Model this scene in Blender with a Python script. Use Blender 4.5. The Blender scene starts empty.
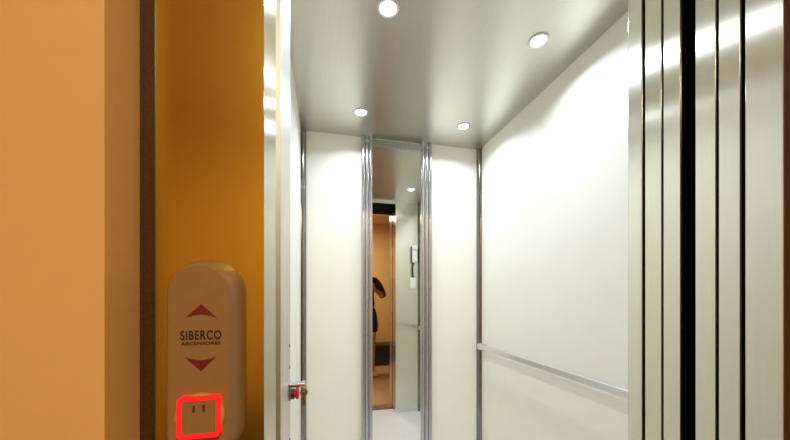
import bpy, bmesh, math
from mathutils import Vector, Matrix

scene = bpy.context.scene
C = scene.collection
PI = math.pi

# ------------------------------------------------------------------ materials
def nodes_of(name):
    m = bpy.data.materials.new(name)
    m.use_nodes = True
    nt = m.node_tree
    b = nt.nodes['Principled BSDF']
    return m, nt, b

def plain(name, col, rough=0.5, metal=0.0, noise=0.0, scale=40.0, bump=0.0, coat=0.0, spec=0.5, detail=4.0):
    m, nt, b = nodes_of(name)
    b.inputs['Base Color'].default_value = (*col, 1)
    b.inputs['Roughness'].default_value = rough
    b.inputs['Metallic'].default_value = metal
    b.inputs['Specular IOR Level'].default_value = spec
    if coat:
        b.inputs['Coat Weight'].default_value = coat
        b.inputs['Coat Roughness'].default_value = 0.12
    if noise or bump:
        tc = nt.nodes.new('ShaderNodeTexCoord')
        nz = nt.nodes.new('ShaderNodeTexNoise')
        nz.inputs['Scale'].default_value = scale
        nz.inputs['Detail'].default_value = detail
        nt.links.new(tc.outputs['Object'], nz.inputs['Vector'])
        if noise:
            r = nt.nodes.new('ShaderNodeValToRGB')
            r.color_ramp.elements[0].position = 0.3
            r.color_ramp.elements[1].position = 0.7
            r.color_ramp.elements[0].color = (*[max(0, c * (1 - noise)) for c in col], 1)
            r.color_ramp.elements[1].color = (*[min(1, c * (1 + noise)) for c in col], 1)
            nt.links.new(nz.outputs['Fac'], r.inputs['Fac'])
            nt.links.new(r.outputs['Color'], b.inputs['Base Color'])
        if bump:
            bp = nt.nodes.new('ShaderNodeBump')
            bp.inputs['Strength'].default_value = bump
            bp.inputs['Distance'].default_value = 0.002
            nt.links.new(nz.outputs['Fac'], bp.inputs['Height'])
            nt.links.new(bp.outputs['Normal'], b.inputs['Normal'])
    return m

def steel(name, col=(0.62, 0.61, 0.58), rough=0.28, aniso=0.85, axis='Z', streak=(60, 60, 1.2), amount=0.06):
    """brushed stainless: anisotropic gloss plus faint grain streaks running along the brushing"""
    m, nt, b = nodes_of(name)
    b.inputs['Metallic'].default_value = 1.0
    b.inputs['Roughness'].default_value = rough
    b.inputs['Anisotropic'].default_value = aniso
    t = nt.nodes.new('ShaderNodeTangent')
    t.direction_type = 'RADIAL'
    t.axis = axis
    nt.links.new(t.outputs['Tangent'], b.inputs['Tangent'])
    tc = nt.nodes.new('ShaderNodeTexCoord')
    mp = nt.nodes.new('ShaderNodeMapping')
    mp.inputs['Scale'].default_value = streak
    nz = nt.nodes.new('ShaderNodeTexNoise')
    nz.inputs['Scale'].default_value = 6.0
    nz.inputs['Detail'].default_value = 3.0
    r = nt.nodes.new('ShaderNodeValToRGB')
    r.color_ramp.elements[0].position = 0.3
    r.color_ramp.elements[1].position = 0.7
    r.color_ramp.elements[0].color = (*[c * (1 - amount) for c in col], 1)
    r.color_ramp.elements[1].color = (*[c * (1 + amount) for c in col], 1)
    nt.links.new(tc.outputs['Object'], mp.inputs['Vector'])
    nt.links.new(mp.outputs['Vector'], nz.inputs['Vector'])
    nt.links.new(nz.outputs['Fac'], r.inputs['Fac'])
    nt.links.new(r.outputs['Color'], b.inputs['Base Color'])
    return m

def glow(name, col, strength, base=(0.8, 0.8, 0.8)):
    m, nt, b = nodes_of(name)
    b.inputs['Base Color'].default_value = (*base, 1)
    b.inputs['Emission Color'].default_value = (*col, 1)
    b.inputs['Emission Strength'].default_value = strength
    b.inputs['Roughness'].default_value = 0.3
    return m

def tile_floor(name, col, grout, size, rough):
    m, nt, b = nodes_of(name)
    tc = nt.nodes.new('ShaderNodeTexCoord')
    br = nt.nodes.new('ShaderNodeTexBrick')
    br.offset = 0.0
    br.inputs['Color1'].default_value = (*col, 1)
    br.inputs['Color2'].default_value = (*[c * 0.95 for c in col], 1)
    br.inputs['Mortar'].default_value = (*grout, 1)
    br.inputs['Scale'].default_value = 1.0
    br.inputs['Mortar Size'].default_value = 0.004
    br.inputs['Brick Width'].default_value = size
    br.inputs['Row Height'].default_value = size
    nt.links.new(tc.outputs['Object'], br.inputs['Vector'])
    nt.links.new(br.outputs['Color'], b.inputs['Base Color'])
    b.inputs['Roughness'].default_value = rough
    return m

M = {}
M['laminate'] = plain('cream_laminate', (0.90, 0.89, 0.815), 0.45, noise=0.012, scale=9, spec=0.35)
M['hall_paint'] = plain('orange_wall_paint', (0.80, 0.56, 0.26), 0.75, noise=0.012, scale=60, bump=0.15, spec=0.25)
M['hall_ceiling'] = plain('hall_ceiling_paint', (0.72, 0.55, 0.38), 0.8, noise=0.02, scale=20)
M['frame_steel'] = steel('door_frame_steel', (0.82, 0.81, 0.71), 0.235, 1.0, 'Z', amount=0.025)
M['bronze'] = steel('bronze_steel', (0.64, 0.485, 0.10), 0.24, 0.2, 'Z', amount=0.012)
M['leaf_steel'] = steel('door_leaf_steel', (0.82, 0.81, 0.71), 0.235, 1.0, 'Z', amount=0.025)
M['return_steel'] = steel('front_return_steel', (0.78, 0.77, 0.68), 0.22, 0.8, 'Z', amount=0.03)
M['ceiling_steel'] = steel('ceiling_steel', (0.64, 0.625, 0.55), 0.34, 0.75, 'X', streak=(60, 1.2, 60), amount=0.03)
M['chrome'] = plain('polished_chrome', (0.50, 0.49, 0.50), 0.22, 1.0)
M['satin_steel'] = plain('satin_post_steel', (0.80, 0.79, 0.74), 0.42, 1.0, noise=0.02, scale=50)
M['trim_steel'] = plain('dark_steel_moulding', (0.24, 0.23, 0.21), 0.2, 1.0)
M['brown'] = plain('dark_brown_face', (0.055, 0.026, 0.007), 0.5, noise=0.35, scale=500)
M['rail_alu'] = plain('satin_aluminium', (0.78, 0.79, 0.82), 0.3, 1.0, noise=0.03, scale=80)
M['bar_alu'] = plain('matt_aluminium', (0.50, 0.54, 0.55), 0.38, 1.0, noise=0.08, scale=90)
M['mirror'] = plain('mirror_silver', (0.86, 0.85, 0.79), 0.012, 1.0)
M['black'] = plain('black_shaded_recess', (0.006, 0.006, 0.006), 0.8, spec=0.1)  # near-black for shade between the leaves and dark parts over the doorway
M['cab_floor'] = plain('pale_vinyl_floor', (0.80, 0.82, 0.88), 0.35, noise=0.02, scale=30)
M['hall_floor'] = tile_floor('tan_floor_tile', (0.55, 0.36, 0.20), (0.30, 0.20, 0.12), 0.45, 0.35)
M['sill'] = plain('sill_aluminium', (0.55, 0.57, 0.62), 0.35, 1.0, noise=0.05, scale=60)
M['plate'] = plain('call_plate_plastic', (0.32, 0.205, 0.09), 0.5, noise=0.03, scale=120, spec=0.35)
M['maroon'] = plain('maroon_print', (0.17, 0.012, 0.018), 0.5)
M['ink'] = plain('black_print', (0.015, 0.010, 0.010), 0.55)
M['amber'] = plain('button_bezel_plastic', (0.62, 0.36, 0.10), 0.4)
M['redglow'] = glow('red_lit_ring', (1.0, 0.012, 0.014), 0.75, (0.6, 0.03, 0.02))
M['led'] = glow('lamp_lens', (0.72, 0.86, 1.0), 14.0)
M['red'] = plain('red_plastic', (0.62, 0.02, 0.03), 0.35)
M['blackp'] = plain('black_plastic', (0.02, 0.022, 0.022), 0.4)
M['brass'] = plain('aged_brass', (0.36, 0.22, 0.10), 0.35, 0.9, noise=0.15, scale=200)
M['bluesteel'] = plain('bright_steel', (0.62, 0.68, 0.80), 0.25, 1.0)
M['whitep'] = plain('white_plastic', (0.80, 0.80, 0.80), 0.35)
M['skin'] = plain('skin', (0.42, 0.22, 0.13), 0.5, noise=0.04, scale=30)
M['shirt'] = plain('maroon_cloth', (0.055, 0.012, 0.010), 0.85, noise=0.15, scale=90, bump=0.3)
M['shorts'] = plain('black_cloth', (0.010, 0.010, 0.011), 0.85, noise=0.15, scale=90, bump=0.3)
M['hair'] = plain('dark_hair', (0.018, 0.011, 0.008), 0.55, noise=0.3, scale=120, bump=0.5)
M['yellow'] = plain('yellow_shoe', (0.75, 0.50, 0.05), 0.55, noise=0.05, scale=80)
M['eye'] = plain('eye_white', (0.75, 0.74, 0.70), 0.2)
M['lip'] = plain('lip', (0.32, 0.10, 0.08), 0.45)
M['box'] = plain('dark_box', (0.018, 0.020, 0.026), 0.5, noise=0.1, scale=40)

# ------------------------------------------------------------------ mesh helpers
def box(bm, a, b, bev=0.0, seg=2):
    a, b = Vector(a), Vector(b)
    r = bmesh.ops.create_cube(bm, size=1.0)
    vs = r['verts']
    c, s = (a + b) / 2, b - a
    for v in vs:
        v.co = Vector((v.co.x * s.x + c.x, v.co.y * s.y + c.y, v.co.z * s.z + c.z))
    if bev:
        es = list({e for v in vs for e in v.link_edges})
        bmesh.ops.bevel(bm, geom=es, offset=bev, segments=seg, affect='EDGES', profile=0.5)
    return bm

def cyl(bm, p, q, r0, r1=None, seg=24, caps=True):
    p, q = Vector(p), Vector(q)
    r1 = r0 if r1 is None else r1
    d = q - p
    rot = d.to_track_quat('Z', 'Y').to_matrix().to_4x4()
    mat = Matrix.Translation((p + q) / 2) @ rot
    bmesh.ops.create_cone(bm, cap_ends=caps, segments=seg, radius1=r0, radius2=r1, depth=d.length, matrix=mat)
    return bm

def lathe(bm, prof, origin, axis, seg=40):
    """profile of (radius, height) turned round an axis through origin"""
    rot = Vector(axis).to_track_quat('Z', 'Y').to_matrix()
    o = Vector(origin)
    rings = []
    for r, h in prof:
        if r < 1e-6:
            rings.append([bm.verts.new(o + rot @ Vector((0, 0, h)))])
        else:
            rings.append([bm.verts.new(o + rot @ Vector((r * math.cos(2*PI*k/seg), r * math.sin(2*PI*k/seg), h))) for k in range(seg)])
    for A, B in zip(rings, rings[1:]):
        for k in range(seg):
            l = (k + 1) % seg
            if len(A) == 1 and len(B) > 1:
                bm.faces.new((A[0], B[l], B[k]))
            elif len(B) == 1 and len(A) > 1:
                bm.faces.new((A[k], A[l], B[0]))
            elif len(A) > 1 and len(B) > 1:
                bm.faces.new((A[k], A[l], B[l], B[k]))
    return bm

def prism(bm, pts, to3, d0, d1, inset=0.0):
    """2D outline swept from depth d0 to d1; the d1 end is shrunk towards its centre by inset"""
    n = len(pts)
    cx = sum(p[0] for p in pts) / n
    cy = sum(p[1] for p in pts) / n
    lo = [bm.verts.new(to3(x, y, d0)) for x, y in pts]
    hi = []
    for x, y in pts:
        dx, dy = x - cx, y - cy
        L = math.hypot(dx, dy) or 1
        hi.append(bm.verts.new(to3(x - dx / L * inset, y - dy / L * inset, d1)))
    for k in range(n):
        l = (k + 1) % n
        bm.faces.new((lo[k], lo[l], hi[l], hi[k]))
    bm.faces.new(hi)
    bm.faces.new(lo[::-1])
    return bm

def tube(bm, path, r, seg=10):
    path = [Vector(p) for p in path]
    rings = []
    for i, p in enumerate(path):
        d = (path[min(i + 1, len(path) - 1)] - path[max(i - 1, 0)]).normalized()
        rot = d.to_track_quat('Z', 'Y').to_matrix()
        rings.append([bm.verts.new(p + rot @ Vector((r * math.cos(2*PI*k/seg), r * math.sin(2*PI*k/seg), 0))) for k in range(seg)])
    for A, B in zip(rings, rings[1:]):
        for k in range(seg):
            l = (k + 1) % seg
            bm.faces.new((A[k], A[l], B[l], B[k]))
    bm.faces.new(rings[0][::-1]); bm.faces.new(rings[-1])
    return bm

def obj(name, bm, mat, parent=None, smooth=False, loc=None):
    """link a bmesh (world coordinates) as one mesh object; it keeps its place under the parent"""
    bmesh.ops.recalc_face_normals(bm, faces=bm.faces[:])
    me = bpy.data.meshes.new(name)
    if loc is not None:
        for v in bm.verts:
            v.co -= Vector(loc)
    elif parent is not None:
        for v in bm.verts:
            v.co -= world_of(parent)
    bm.to_mesh(me); bm.free()
    if smooth:
        for p in me.polygons:
            p.use_smooth = True
        if smooth == 'angle':
            me.set_sharp_from_angle(angle=math.radians(35))
    me.materials.append(mat)
    o = bpy.data.objects.new(name, me)
    C.objects.link(o)
    if loc is not None:
        o.location = loc
    if parent is not None:
        o.parent = parent
    return o

def world_of(o):
    v = Vector((0, 0, 0))
    while o is not None:
        v += o.location
        o = o.parent
    return v

def tag(o, label, cat, group=None):
    o['label'] = label; o['category'] = cat
    if group: o['group'] = group
    return o

def thing(name, label, cat, loc=(0, 0, 0), group=None):
    o = bpy.data.objects.new(name, None); C.objects.link(o)
    o.empty_display_size = 0.05
    o.location = loc
    return tag(o, label, cat, group)

def struct(name, a, b, mat, bev=0.0):
    o = obj(name, box(bmesh.new(), a, b, bev), mat)
    o['kind'] = 'structure'
    return o

def B(a, b, bev=0.0, seg=2):
    return box(bmesh.new(), a, b, bev, seg)

# ------------------------------------------------------------------ the cabin and the landing: setting
XL, XR = -0.132, 1.01          # cabin side walls
YB, YF = 1.93, 0.654          # cabin back wall, inner face of the cabin front
ZC = 2.17                     # cabin ceiling
XO, XJ = 0.75, -0.065         # right and left edge of the doorway

struct('floor', (XL - .02, 0.5345, -0.03), (XR + .02, YB + .02, 0.0), M['cab_floor'])
struct('ceiling', (XL - .02, YF - .036, ZC), (XR + .02, YB + .02, ZC + .02), M['ceiling_steel'])
struct('wall_left', (XL - .02, YF, 0), (XL, YB, ZC), M['laminate'])
struct('wall_right', (XR, YF, 0), (XR + .02, YB, ZC), M['laminate'])
struct('wall_back', (XL - .02, YB, 0), (XR + .02, YB + .02, ZC), M['laminate'])

struct('floor_landing', (-1.3, -1.95, -0.03), (4.2, 0.374, 0.0), M['hall_floor'])
struct('ceiling_landing', (-1.3, -1.95, 2.5), (4.2, 0.40, 2.53), M['hall_ceiling'])
struct('wall_landing_front_left', (-1.3, 0.32, 0), (-0.184, 0.42, 2.5), M['hall_paint'])
struct('wall_landing_front_right', (0.87, 0.32, 0), (4.2, 0.42, 2.5), M['hall_paint'])
struct('wall_landing_front_top', (-0.184, 0.32, 2.22), (0.87, 0.42, 2.5), M['hall_paint'])
struct('wall_landing_rear', (-1.3, -1.95, 0), (4.2, -1.85, 2.5), M['hall_paint'])
struct('wall_landing_left', (-1.4, -1.95, 0), (-1.3, 0.42, 2.5), M['hall_paint'])
struct('wall_landing_right', (4.2, -1.95, 0), (4.3, 0.42, 2.5), M['hall_paint'])

def corner_trim(name, x, y, sx, sy, r):
    """polished quarter-round moulding filling a cabin corner from floor to ceiling"""
    bm = bmesh.new()
    pts = [(x, y)]
    n = 10
    for k in range(n + 1):
        a = k / n * PI / 2
        pts.append((x + sx * r * math.cos(a) , y + sy * r * math.sin(a)))
    prism(bm, pts, lambda u, v, d: Vector((u, v, d)), 0.0, ZC)
    o = obj(name, bm, M['trim_steel'], smooth='angle')
    o['kind'] = 'structure'
    return o
corner_trim('trim_1', XR, YB, -1, -1, 0.026)
corner_trim('trim_2', XL, YB, 1, -1, 0.030)
corner_trim('trim_3', XR, YF, -1, 1, 0.022)

# ------------------------------------------------------------------ landing door frame
fr = thing('landing_door_frame', 'brushed steel lift door frame facing the orange landing', 'door frame', (0.34, 0.374, 0))
obj('jamb', B((-0.184, 0.3755, 0.0), (XJ, 0.463, 2.09), 0.0012), M['frame_steel'], fr)
obj('jamb', B((XO, 0.3755, 0.0), (0.87, 0.4254, 2.09), 0.0012), M['frame_steel'], fr)
hd = obj('header', B((-0.184, 0.3755, 2.09), (0.87, 0.420, 2.22), 0.0012), M['frame_steel'], fr)
fp = obj('face_panel', B((-0.184, 0.374, 0.0), (XJ, 0.3755, 2.09)), M['bronze'], fr)
fp['label'] = 'golden bronze face panel carrying the call plate'
for x0, x1, z0, z1 in ((XO, 0.87, 0.0, 2.09), (-0.184, 0.87, 2.09, 2.22)):
    fp = obj('face_panel', B((x0, 0.374, z0), (x1, 0.3755, z1)), M['brown'], fr)
    fp['label'] = 'dark brown face of the frame'
eb = obj('edge_band', B((-0.184, 0.3732, 0.0), (-0.1705, 0.3741, 2.09)), M['brown'], fr)  # darker strip down the left edge of the bronze face
eb['label'] = 'dark brown strip along the outer edge of the bronze face'
obj('track_cover', B((-0.16, 0.420, 2.09), (1.25, 0.512, 2.20)), M['black'], fr)
sl = bmesh.new()
box(sl, (-0.184, 0.374, -0.028), (1.30, 0.5046, -0.006))
for y0, y1 in ((0.374, 0.441), (0.456, 0.480), (0.494, 0.5046)):
    box(sl, (-0.184, y0, -0.010), (1.30, y1, 0.0))
obj('sill', sl, M['sill'], fr)

# landing door leaves, slid open to the right, and the car door leaves behind the dark gap
def leaf(name, y0, y1, x0, w, label):
    t = thing(name, label, 'door', (x0, y0, 0.006), 'open telescopic lift door leaves')
    obj('edge_profile', B((x0, y0, 0.006), (x0 + .005, y1, 2.086), 0.0004, 2), M['leaf_steel'], t)
    bk = obj('panel', B((x0 + .0045, y0 + .0005, 0.008), (x0 + w, y1 - .0005, 2.084)), M['black'], t)  # steel side coloured black to hold the shade between the leaves
    bk['label'] = 'leaf side coloured black for the shade inside the slot'
    return t
leaf('landing_door_leaf', 0.4333, 0.4651, XO + .0005, 0.52, 'steel landing door leaf edge immediately beside the right jamb of the frame')
leaf('landing_door_leaf', 0.4705, 0.5046, XO, 0.52, 'steel landing door leaf edge just right of the wide black gap')
leaf('car_door_leaf', 0.5338, 0.5678, XO, 0.52, 'steel car door leaf edge just left of the wide black gap')
leaf('car_door_leaf', 0.5734, 0.6103, XO + .0005, 0.52, 'steel car door leaf edge nearest the cabin, beside the front return panel')

# ------------------------------------------------------------------ cabin front: return panels, header, sill
cf = thing('cabin_front', 'brushed steel front return of the cabin framing its doorway', 'cabin front', (0.45, YF, 0))
obj('return_panel', B((XO, 0.6178, 0.0), (XR + .02, YF, ZC), 0.0015), M['return_steel'], cf)
obj('strike_post', B((XL - .02, 0.515, 0.0), (XJ, YF, ZC), 0.0015), M['satin_steel'], cf)
obj('header', B((XJ, 0.6178, 2.145), (XO, YF, ZC), 0.001), M['return_steel'], cf)
obj('door_operator', B((XJ, 0.535, 2.095), (1.25, 0.611, 2.20)), M['black'], cf)
for z in (1.104, 1.063, 0.924):
    b = bmesh.new()
    cyl(b, (XJ - .001, 0.640, z), (XJ + .0012, 0.640, z), 0.0035, 0.0028, 16)
    obj('screw', b, M['blackp'], cf)

# ------------------------------------------------------------------ mirror with its chrome posts
mi = thing('wall_mirror', 'tall narrow mirror between chrome posts on the cream back wall', 'mirror', (0.4435, YB, 0))
pane = obj('mirror_pane', B((0.270, 1.912, 0.02), (0.612, 1.918, 2.14)), M['mirror'], mi)
pane_rot = math.radians(0.75)
def post(x0, x1):
    b = bmesh.new()
    n = 3
    w = (x1 - x0) / n
    pts = []
    for j in range(n):
        for k in range(9):
            a = PI - k / 8 * PI
            pts.append((x0 + w * (j + .5) + w * .47 * math.cos(a), YB - 0.020 - 0.009 * math.sin(a)))
    pts += [(x1, YB), (x0, YB)]
    prism(b, pts, lambda u, v, d: Vector((u, v, d)), 0.0, ZC)
    return obj('post', b, M['chrome'], mi, smooth='angle')
pl = post(0.219, 0.287)
post(0.594, 0.668)
obj('top_rail', B((0.287, 1.903, 2.108), (0.594, YB, 2.150), 0.002), M['bar_alu'], mi)
obj('bottom_rail', B((0.287, 1.903, 0.0), (0.594, YB, 0.05), 0.002), M['bar_alu'], mi)
b = bmesh.new()
lathe(b, [(0, .005), (.008, .004), (.012, .001), (.012, 0)], (0.253, YB - .0285, 2.135), (0, -1, 0), 24)
obj('screw_cap', b, M['bar_alu'], mi, smooth='angle')
b = bmesh.new()
lathe(b, [(0, .005), (.008, .004), (.012, .001), (.012, 0)], (0.631, YB - .0285, 2.135), (0, -1, 0), 24)
obj('screw_cap', b, M['bar_alu'], mi, smooth='angle')

# ------------------------------------------------------------------ handrail on the right wall
hr = thing('handrail', 'flat satin steel handrail running along the cream right wall', 'handrail', (XR, 1.3, 0.876))
obj('rail_bar', B((0.968, 0.74, 0.861), (0.980, 1.885, 0.891), 0.004, 3), M['rail_alu'], hr)
for y in (1.865, 0.762):
    br = obj('end_bracket', B((0.966, y - .022, 0.857), (XR, y + .022, 0.895), 0.004, 3), M['rail_alu'], hr)
b = bmesh.new()
cyl(b, (0.975, 1.3, 0.876), (XR, 1.3, 0.876), 0.009)
obj('standoff', b, M['rail_alu'], hr, smooth='angle')

# ------------------------------------------------------------------ recessed ceiling spotlights
def spotlight(x, y, label):
    t = thing('ceiling_spotlight', label, 'ceiling light', (x, y, ZC), 'recessed spotlights of the cabin ceiling')
    b = bmesh.new()
    lathe(b, [(.026, -.002), (.027, .003), (.031, .006), (.036, .004), (.038, 0), (.026, -.002)], (x, y, ZC - .0), (0, 0, -1), 40)
    obj('trim_ring', b, M['whitep'], t, smooth=True)
    b = bmesh.new()
    lathe(b, [(.0265, 0.0005), (.0262, .003), (.018, .005), (0, .0062)], (x, y, ZC), (0, 0, -1), 40)
    obj('lens', b, M['led'], t, smooth=True)
    ld = bpy.data.lights.new('spotlight_lamp', 'AREA')
    ld.shape = 'DISK'; ld.size = 0.02
    ld.spread = math.radians(148)
    ld.energy = LAMP; ld.color = (0.80, 0.90, 1.0)
    lo = bpy.data.objects.new('spotlight_lamp', ld)
    C.objects.link(lo)
    lo.location = (x, y, ZC - .0085)
    return t
LAMP = 2.85
spotlight(0.21, 1.045, 'large round ceiling spotlight nearest the top left of the cabin')
spotlight(0.794, 1.055, 'round ceiling spotlight nearest the cream right wall and the open doors')
spotlight(0.189, 1.67, 'round ceiling spotlight in front of the mirror\'s left post')
spotlight(0.776, 1.68, 'round ceiling spotlight near the back right corner of the cabin')

# ------------------------------------------------------------------ landing call station
cs = thing('call_station', 'pill shaped tan call plate on the bronze door frame left of the doorway', 'call button panel', (-0.119, 0.374, 1.13))
def outline(x0, x1, z0, z1, r, n=12):
    pts = []
    for cx, cz, a0 in ((x1 - r, z1 - r, 0), (x0 + r, z1 - r, 90), (x0 + r, z0 + r, 180), (x1 - r, z0 + r, 270)):
        for k in range(n + 1):
            a = math.radians(a0 + 90 * k / n)
            pts.append((cx + r * math.cos(a), cz + r * math.sin(a)))
    return pts
front = lambda u, v, d: Vector((u, 0.374 - d, v))
bm = bmesh.new()
rows = [(0.0, 0.0), (0.006, 0.0002), (0.024, 0.0050), (0.0288, 0.0068), (0.030, 0.0085)]
loops = []
for d, ins in rows:
    pts = outline(-0.1545 + ins, -0.0843 - ins, 1.030 + ins, 1.238 - ins, min(0.033 - ins * .6, 0.0350 - ins))
    loops.append([bm.verts.new(front(u, v, d)) for u, v in pts])
for A, Bq in zip(loops, loops[1:]):
    for k in range(len(A)):
        l = (k + 1) % len(A)
        bm.faces.new((A[k], A[l], Bq[l], Bq[k]))
bm.faces.new(loops[-1]); bm.faces.new(loops[0][::-1])
obj('backplate', bm, M['plate'], cs, smooth='angle')
XC_ = -0.1175
def arrow(zb, zt):
    """wide flat triangle with a hollow base; zt is the tip"""
    pts = []
    n = 10
    for k in range(n + 1):
        u = -1 + 2 * k / n
        pts.append((XC_ + 0.0140 * u, zb + (zt - zb) * 0.26 * (1 - u * u)))
    pts.append((XC_, zt))
    b = bmesh.new()
    prism(b, pts, front, 0.0298, 0.0306)
    return obj('direction_arrow', b, M['maroon'], cs)
arrow(1.1785, 1.1922)
arrow(1.1410, 1.1265)
def lettering(txt, z, width, height, name, bold):
    cu = bpy.data.curves.new(name, 'FONT')
    cu.body = txt
    cu.align_x = 'CENTER'
    cu.extrude = 0.02
    cu.offset = bold
    cu.space_character = 1.12
    to = bpy.data.objects.new(name, cu); C.objects.link(to)
    bpy.context.view_layer.update()
    dg = bpy.context.evaluated_depsgraph_get()
    me = bpy.data.meshes.new_from_object(to.evaluated_get(dg))
    bpy.data.objects.remove(to)
    xs = [v.co.x for v in me.vertices]; ys = [v.co.y for v in me.vertices]
    sx = width / (max(xs) - min(xs)); sy = height / (max(ys) - min(ys))
    mx = (max(xs) + min(xs)) / 2; my = min(ys)
    base = world_of(cs)
    for v in me.vertices:
        x, y, d = v.co
        v.co = Vector((XC_ + (x - mx) * sx, 0.374 - 0.0300 - d * 0.02, z + (y - my) * sy)) - base
    me.name = name
    me.materials.clear(); me.materials.append(M['ink'])
    o = bpy.data.objects.new(name, me); C.objects.link(o); o.parent = cs
    return o
lettering('SIBERCO', 1.1572, 0.0362, 0.0092, 'lettering', 0.022)
lettering('ASCENSORES', 1.1522, 0.0350, 0.0032, 'lettering', 0.02)
# illuminated push button
btn = bmesh.new()
lathe(btn, [(.0222, 0), (.0218, .004), (.0200, .0055), (0, .0055)], (XC_, 0.374 - .0298, 1.0835), (0, -1, 0), 48)
bt = obj('call_button', btn, M['amber'], cs, smooth='angle')
x0, x1, z0, z1 = XC_ - .0192, XC_ + .0192, 1.0632, 1.1040
ring = bmesh.new()
o1 = outline(x0, x1, z0, z1, 0.0055, 6)
i1 = outline(x0 + .0046, x1 - .0046, z0 + .0046, z1 - .0046, 0.0015, 6)
lv = [[ring.verts.new(front(u, v, d)) for u, v in pts] for pts, d in ((o1, .030), (o1, .0362), (i1, .0362), (i1, .030))]
for A, Bq in zip(lv, lv[1:]):
    for k in range(len(A)):
        l = (k + 1) % len(A)
        ring.faces.new((A[k], A[l], Bq[l], Bq[k]))
obj('lit_ring', ring, M['redglow'], bt)
cap = bmesh.new()
prism(cap, outline(x0 + .0046, x1 - .0046, z0 + .0046, z1 - .0046, 0.0015, 6), front, .030, .0359, 0.0004)
obj('push_cap', cap, M['plate'], bt)
mk = bmesh.new()
for s in (-1, 1):
    prism(mk, [(XC_ + s * .0046 - .0008, 1.0885), (XC_ + s * .0046 + .0008, 1.0885), (XC_ + s * .0042 + .0011, 1.0950), (XC_ + s * .0042 - .0011, 1.0950)], front, .0358, .0364)
obj('engraved_mark', mk, M['maroon'], bt)

# ------------------------------------------------------------------ key switch on the strike post, and its key
ks = thing('key_switch', 'small red and black key switch on the steel strike post', 'key switch', (XJ, 0.640, 1.014))
b = bmesh.new(); box(b, (XJ, 0.626, 1.002), (XJ + .0035, 0.653, 1.034), .001)
obj('mounting_plate', b, M['bluesteel'], ks)
b = bmesh.new(); cyl(b, (XJ + .003, 0.637, 1.012), (XJ + .0095, 0.637, 1.012), .0100)
obj('collar', b, M['blackp'], ks, smooth='angle')
b = bmesh.new()
lathe(b, [(.0080, 0), (.0080, .002), (.0105, .004), (.0115, .007), (.0100, .0090), (0, .0098)], (XJ + .0085, 0.637, 1.013), (1, 0, 0), 32)
obj('knob', b, M['red'], ks, smooth='angle')
b = bmesh.new(); cyl(b, (XJ + .003, 0.6445, 1.0275), (XJ + .023, 0.6445, 1.0275), .0055)
cyl(b, (XJ + .023, 0.6445, 1.0275), (XJ + .0290, 0.6445, 1.0275), .0068)
obj('lock_barrel', b, M['bluesteel'], ks, smooth='angle')
# key hanging from the lock barrel
kx, ky, kz = XJ + .0265, 0.6445, 1.0115
kt = thing('key', 'small brass key hanging below the key switch', 'key', (kx, ky, kz))
b = bmesh.new()
toK = lambda u, v, d: Vector((kx + u, ky + d, kz + v))
# bow: disc with a hole, then the blade with its notches
outer = [(.0072 * math.cos(2*PI*k/28), .0072 * math.sin(2*PI*k/28)) for k in range(28)]
inner = [(.0022 * math.cos(2*PI*k/28), .0036 + .0022 * math.sin(2*PI*k/28)) for k in range(28)]
L4 = [[b.verts.new(toK(u, v, d)) for u, v in pts] for pts, d in ((outer, -.0011), (outer, .0011), (inner, .0011), (inner, -.0011))]
for i in range(4):
    A, Bq = L4[i], L4[(i + 1) % 4]
    for k in range(28):
        l = (k + 1) % 28
        b.faces.new((A[k], A[l], Bq[l], Bq[k]))
obj('bow', b, M['brass'], kt)
b = bmesh.new()
prism(b, [(-.0022, -.0065), (-.0022, -.0245), (0, -.027), (.0022, -.0245), (.0022, -.022), (.0030, -.0205), (.0022, -.019), (.0032, -.0165), (.0022, -.014), (.0022, -.0065)], toK, -.001, .001)
obj('blade', b, M['brass'], kt)
b = bmesh.new()
pts = [(kx, ky + .0105 * math.sin(a) * .3, kz + .0105 + .0068 * math.cos(a)) for a in [2*PI*k/20 for k in range(21)]]
tube(b, [(kx + .0005, ky + .0062 * math.sin(2*PI*k/20), kz + .0098 + .0062 * math.cos(2*PI*k/20)) for k in range(20)], .0007, 6)
obj('ring', b, M['bluesteel'], kt, smooth=True)

# ------------------------------------------------------------------ intercom handset on the front return panel
ic = thing('intercom_handset', 'white intercom handset hanging on the steel front panel, seen in the mirror', 'intercom', (0.94, YF, 1.55))
obj('cradle', B((0.912, YF, 1.545), (0.968, YF + .022, 1.715), .004), M['blackp'], ic)
b = bmesh.new()
box(b, (0.917, YF + .022, 1.545), (0.967, YF + .046, 1.720), .010, 3)
box(b, (0.915, YF + .034, 1.670), (0.969, YF + .060, 1.722), .011, 3)
box(b, (0.915, YF + .034, 1.542), (0.969, YF + .060, 1.590), .011, 3)
obj('handset', b, M['whitep'], ic, smooth='angle')
b = bmesh.new()
path = []
for k in range(121):
    u = k / 120
    zc = 1.545 - 0.16 * u
    a = u * 2 * PI * 15
    path.append((0.937 + .008 * math.cos(a) - .010 * math.sin(u * PI), YF + .020 + .008 * math.sin(a), zc))
tube(b, path, .0028, 6)
obj('coiled_cord', b, M['blackp'], ic, smooth=True)
b = bmesh.new()
box(b, (0.895, YF + .001, 1.270), (0.965, YF + .035, 1.390), .016, 3)
obj('junction_box', b, M['whitep'], ic, smooth='angle')

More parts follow.
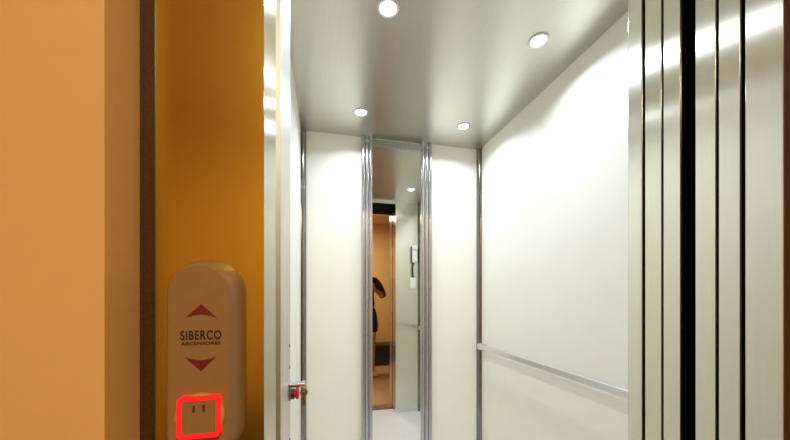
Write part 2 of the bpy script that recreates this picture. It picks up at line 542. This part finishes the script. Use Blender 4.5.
# ------------------------------------------------------------------ landing: dark box, lengthened along the rear wall to darken a reflection
bx = thing('long_box', 'low dark box at the orange rear wall, lengthened to darken the reflection in the bronze frame', 'long_box', (0.1, -1.70, 0))
obj('box_top', B((-1.22, -1.845, 0.325), (1.50, -1.50, 0.362), .008), M['box'], bx)
obj('front_panel', B((-1.20, -1.56, 0.03), (1.48, -1.535, 0.325), .004), M['box'], bx)
for x0 in (-1.20, 0.13, 1.45):
    obj('support', B((x0, -1.84, 0.0), (x0 + .03, -1.56, 0.325), .004), M['box'], bx)

# ------------------------------------------------------------------ the person on the landing (seen in the mirror)
PX, PY = 0.67, -0.90
def skin_obj(name, verts, edges, mat, parent, sub=2, root=0):
    """one continuous surface grown round a skeleton of joints with a radius each"""
    me = bpy.data.meshes.new(name)
    me.from_pydata([v[0] for v in verts], edges, [])
    o = bpy.data.objects.new(name, me)
    C.objects.link(o)
    sk = o.modifiers.new('skin', 'SKIN')
    if not me.skin_vertices:
        me.skin_vertices.new() if hasattr(me.skin_vertices, 'new') else None
    sv = me.skin_vertices[0].data
    for i, v in enumerate(verts):
        r = v[1]
        sv[i].radius = (r, r) if not isinstance(r, tuple) else r
        sv[i].use_root = (i == root)
    sk.use_smooth_shade = True
    ss = o.modifiers.new('sub', 'SUBSURF'); ss.levels = sub; ss.render_levels = sub
    bpy.context.view_layer.update()
    dg = bpy.context.evaluated_depsgraph_get()
    nm = bpy.data.meshes.new_from_object(o.evaluated_get(dg))
    nm.name = name
    bpy.data.objects.remove(o)
    nm.materials.clear(); nm.materials.append(mat)
    for p in nm.polygons:
        p.use_smooth = True
    q = bpy.data.objects.new(name, nm)
    C.objects.link(q)
    q.parent = parent
    return q

pr = thing('person', 'person in maroon top and black shorts raising a phone, reflected in the mirror', 'person', (PX, PY, 0))
V, E = [], []
def add(co, r, prev=None):
    V.append((co, r)); i = len(V) - 1
    if prev is not None: E.append((prev, i))
    return i
pel = add((0, 0, .93), (.145, .105))
wai = add((0, 0, 1.08), (.120, .090), pel)
che = add((0, .005, 1.25), (.140, .100), wai)
upc = add((0, -.005, 1.37), (.120, .085), che)
nkb = add((0, -.012, 1.445), (.058, .058), upc)
nck = add((0, .0, 1.495), (.050, .050), nkb)
jaw = add((0, .022, 1.545), (.062, .072), nck)
hed = add((0, .016, 1.605), (.074, .088), jaw)
top = add((0, .006, 1.660), (.064, .074), hed)
add((0, .004, 1.695), (.036, .042), top)
for s in (1, -1):
    sh = add((s * .160, -.005, 1.358), .060, upc)
    ua = add((s * .222, .000, 1.275), .047, sh)
    el = add((s * .262, .030, 1.165), .040, ua)
    fa = add((s * .185, .125, 1.205), .037, el)
    wr = add((s * .120, .210, 1.245), .025, fa)
    pa = add((s * .092, .245, 1.275), (.022, .030), wr)
    kn = add((s * .080, .268, 1.300), (.018, .034), pa)
    hip = add((s * .092, .0, .85), .092, pel)
    th = add((s * .098, .010, .68), .078, hip)
    kne = add((s * .102, .018, .485), .054, th)
    cal = add((s * .106, -.006, .34), .052, kne)
    ank = add((s * .110, -.010, .095), .036, cal)
    bal = add((s * .120, .075, .040), .034, ank)
    toe = add((s * .125, .135, .030), .026, bal)
    # five fingers rooted in the palm and curled round the ends of the phone, thumb on the near side
    for j, (dz, ln) in enumerate(((.024, .95), (.008, 1.05), (-.008, 1.0), (-.023, .82))):
        f0 = add((s * .082, .276, 1.302 + dz), .0092, kn)
        f1 = add((s * (.080), .276 + .030 * ln, 1.308 + dz), .0086, f0)
        f2 = add((s * (.062), .276 + .040 * ln, 1.310 + dz), .0080, f1)
        add((s * (.062 - .018 * ln), .276 + .036 * ln, 1.310 + dz), .0068, f2)
    t0 = add((s * .080, .250, 1.290), .0105, pa)
    t1 = add((s * .062, .262, 1.292), .0092, t0)
    add((s * .044, .272, 1.300), .0080, t1)
body = skin_obj('body', V, E, M['skin'], pr)
# face
for s in (1, -1):
    b = bmesh.new()
    bmesh.ops.create_uvsphere(b, u_segments=14, v_segments=10, radius=.0115, matrix=Matrix.Translation((PX + s * .031, PY + .0855, 1.605)))
    ey = obj('eye', b, M['eye'], pr, smooth=True)
    b = bmesh.new()
    bmesh.ops.create_uvsphere(b, u_segments=12, v_segments=8, radius=.0052, matrix=Matrix.Translation((PX + s * .031, PY + .0930, 1.605)))
    obj('iris', b, M['hair'], ey, smooth=True)
skin_obj('nose', [((0, .098, 1.612), .007), ((0, .108, 1.590), .010), ((0, .112, 1.574), .0125), ((0, .100, 1.568), .010)], [(0, 1), (1, 2), (2, 3)], M['skin'], pr)
skin_obj('mouth', [((-.024, .088, 1.541), .0035), ((-.010, .096, 1.543), .0065), ((.010, .096, 1.543), .0065), ((.024, .088, 1.541), .0035)], [(0, 1), (1, 2), (2, 3)], M['lip'], pr)
for s in (1, -1):
    skin_obj('ear', [((s * .074, .000, 1.622), (.006, .012)), ((s * .080, -.004, 1.602), (.007, .016)), ((s * .074, .004, 1.574), (.005, .008))], [(0, 1), (1, 2)], M['skin'], pr)
b = bmesh.new()
bmesh.ops.create_uvsphere(b, u_segments=32, v_segments=20, radius=1.0)
for v in b.verts:
    x, y, z = v.co
    k = 1 + .025 * math.sin(9 * math.atan2(x, y)) * (1 - abs(z))
    v.co = Vector((PX + .092 * k * x, PY - .004 + .108 * k * y, 1.625 + .098 * z))
cut = [f for f in b.faces if (f.calc_center_median().y - PY > .018 and f.calc_center_median().z < 1.668) or f.calc_center_median().z < 1.548]
bmesh.ops.delete(b, geom=cut, context='FACES')
hr_ = obj('hair', b, M['hair'], pr, smooth=True)
sd = hr_.modifiers.new('thickness', 'SOLIDIFY'); sd.thickness = .012; sd.offset = -1
# clothes follow the body, a little larger than it
sv, se = [], []
def sadd(co, r, prev=None):
    sv.append((co, r)); i = len(sv) - 1
    if prev is not None: se.append((prev, i))
    return i
a0 = sadd((0, 0, .955), (.182, .142))
a1 = sadd((0, 0, 1.09), (.148, .114), a0)
a2 = sadd((0, .005, 1.25), (.156, .116), a1)
a3 = sadd((0, -.005, 1.365), (.120, .098), a2)
sadd((0, -.010, 1.440), (.066, .066), a3)
for s in (1, -1):
    q0 = sadd((s * .162, -.005, 1.362), .088, a3)
    q1 = sadd((s * .224, .000, 1.27), .064, q0)
    q2 = sadd((s * .264, .028, 1.168), .062, q1)
    sadd((s * .222, .085, 1.185), .056, q2)
skin_obj('top', sv, se, M['shirt'], pr, root=0)
sv, se = [], []
c0 = sadd((0, 0, .95), (.160, .120))
sadd((0, 0, 1.055), (.142, .108), c0)
for s in (1, -1):
    h0 = sadd((s * .094, .002, .855), .106, c0)
    h1 = sadd((s * .102, .010, .70), .096, h0)
    sadd((s * .104, .014, .62), .092, h1)
skin_obj('shorts', sv, se, M['shorts'], pr)
for s in (1, -1):
    skin_obj('shoe', [((s * .110, -.040, .050), (.040, .042)), ((s * .113, .020, .052), (.044, .044)), ((s * .120, .090, .042), (.047, .036)), ((s * .125, .150, .034), (.038, .028))], [(0, 1), (1, 2), (2, 3)], M['yellow'], pr, root=1)
PS = 1.03
pr.scale = (PS, PS, PS)
ph = obj('phone', B((PX - .078, PY + .2915 * PS, 1.272 * PS), (PX + .078, PY + .2915 * PS + .009, 1.272 * PS + .076), .003, 3), M['blackp'], loc=(PX, PY + .29 * PS, 1.272 * PS))
tag(ph, 'black phone held level in both hands by the person on the landing', 'phone')

# the mirror pane hangs a fraction out of square
pane.rotation_euler = (0, 0, pane_rot)
pc = Vector((0.441, 1.915, 0)) - world_of(mi)
pane.location = pc - Matrix.Rotation(pane_rot, 3, 'Z') @ pc

# ------------------------------------------------------------------ unseen landing lamp added for warm light, world
lt = thing('unseen_landing_lamp', 'unseen round lamp added to light the landing warmly', 'ceiling light', (0.32, -1.0, 2.5))
b = bmesh.new(); lathe(b, [(.16, 0), (.16, .02), (.150, .024)], (0.32, -1.0, 2.5), (0, 0, -1), 40)
obj('base', b, M['whitep'], lt, smooth='angle')
b = bmesh.new(); lathe(b, [(.150, .022), (.135, .050), (.09, .068), (0, .075)], (0.32, -1.0, 2.5), (0, 0, -1), 40)
obj('diffuser', b, glow('added_lamp_diffuser', (1.0, 0.74, 0.42), 4.0), lt, smooth=True)
ld = bpy.data.lights.new('added_landing_light', 'AREA'); ld.shape = 'DISK'; ld.size = 0.3
ld.energy = 28; ld.color = (1.0, 0.78, 0.50)
lo = bpy.data.objects.new('added_landing_light', ld); C.objects.link(lo); lo.location = (0.32, -1.0, 2.42)

w = bpy.data.worlds.new('world'); scene.world = w
w.use_nodes = True
w.node_tree.nodes['Background'].inputs['Color'].default_value = (0.02, 0.018, 0.016, 1)
w.node_tree.nodes['Background'].inputs['Strength'].default_value = 0.2

# ------------------------------------------------------------------ camera
cam = bpy.data.cameras.new('camera')
cam.sensor_width = 36.0
cam.lens = 36.0 * 317 / 790
cam.shift_y = 76 / 790
cam.clip_start = 0.01
co = bpy.data.objects.new('camera', cam); C.objects.link(co)
co.location = (0, 0, 1.2)
co.rotation_euler = (PI / 2, 0, math.radians(-12.6))
scene.camera = co

vs = scene.view_settings
vs.view_transform = 'Standard'; vs.look = 'None'; vs.gamma = 1.0; vs.use_curve_mapping = False
vs.exposure = 0.0
scene.display_settings.display_device = 'sRGB'
scene.cycles.max_bounces = 10
scene.cycles.glossy_bounces = 6
scene.cycles.diffuse_bounces = 6
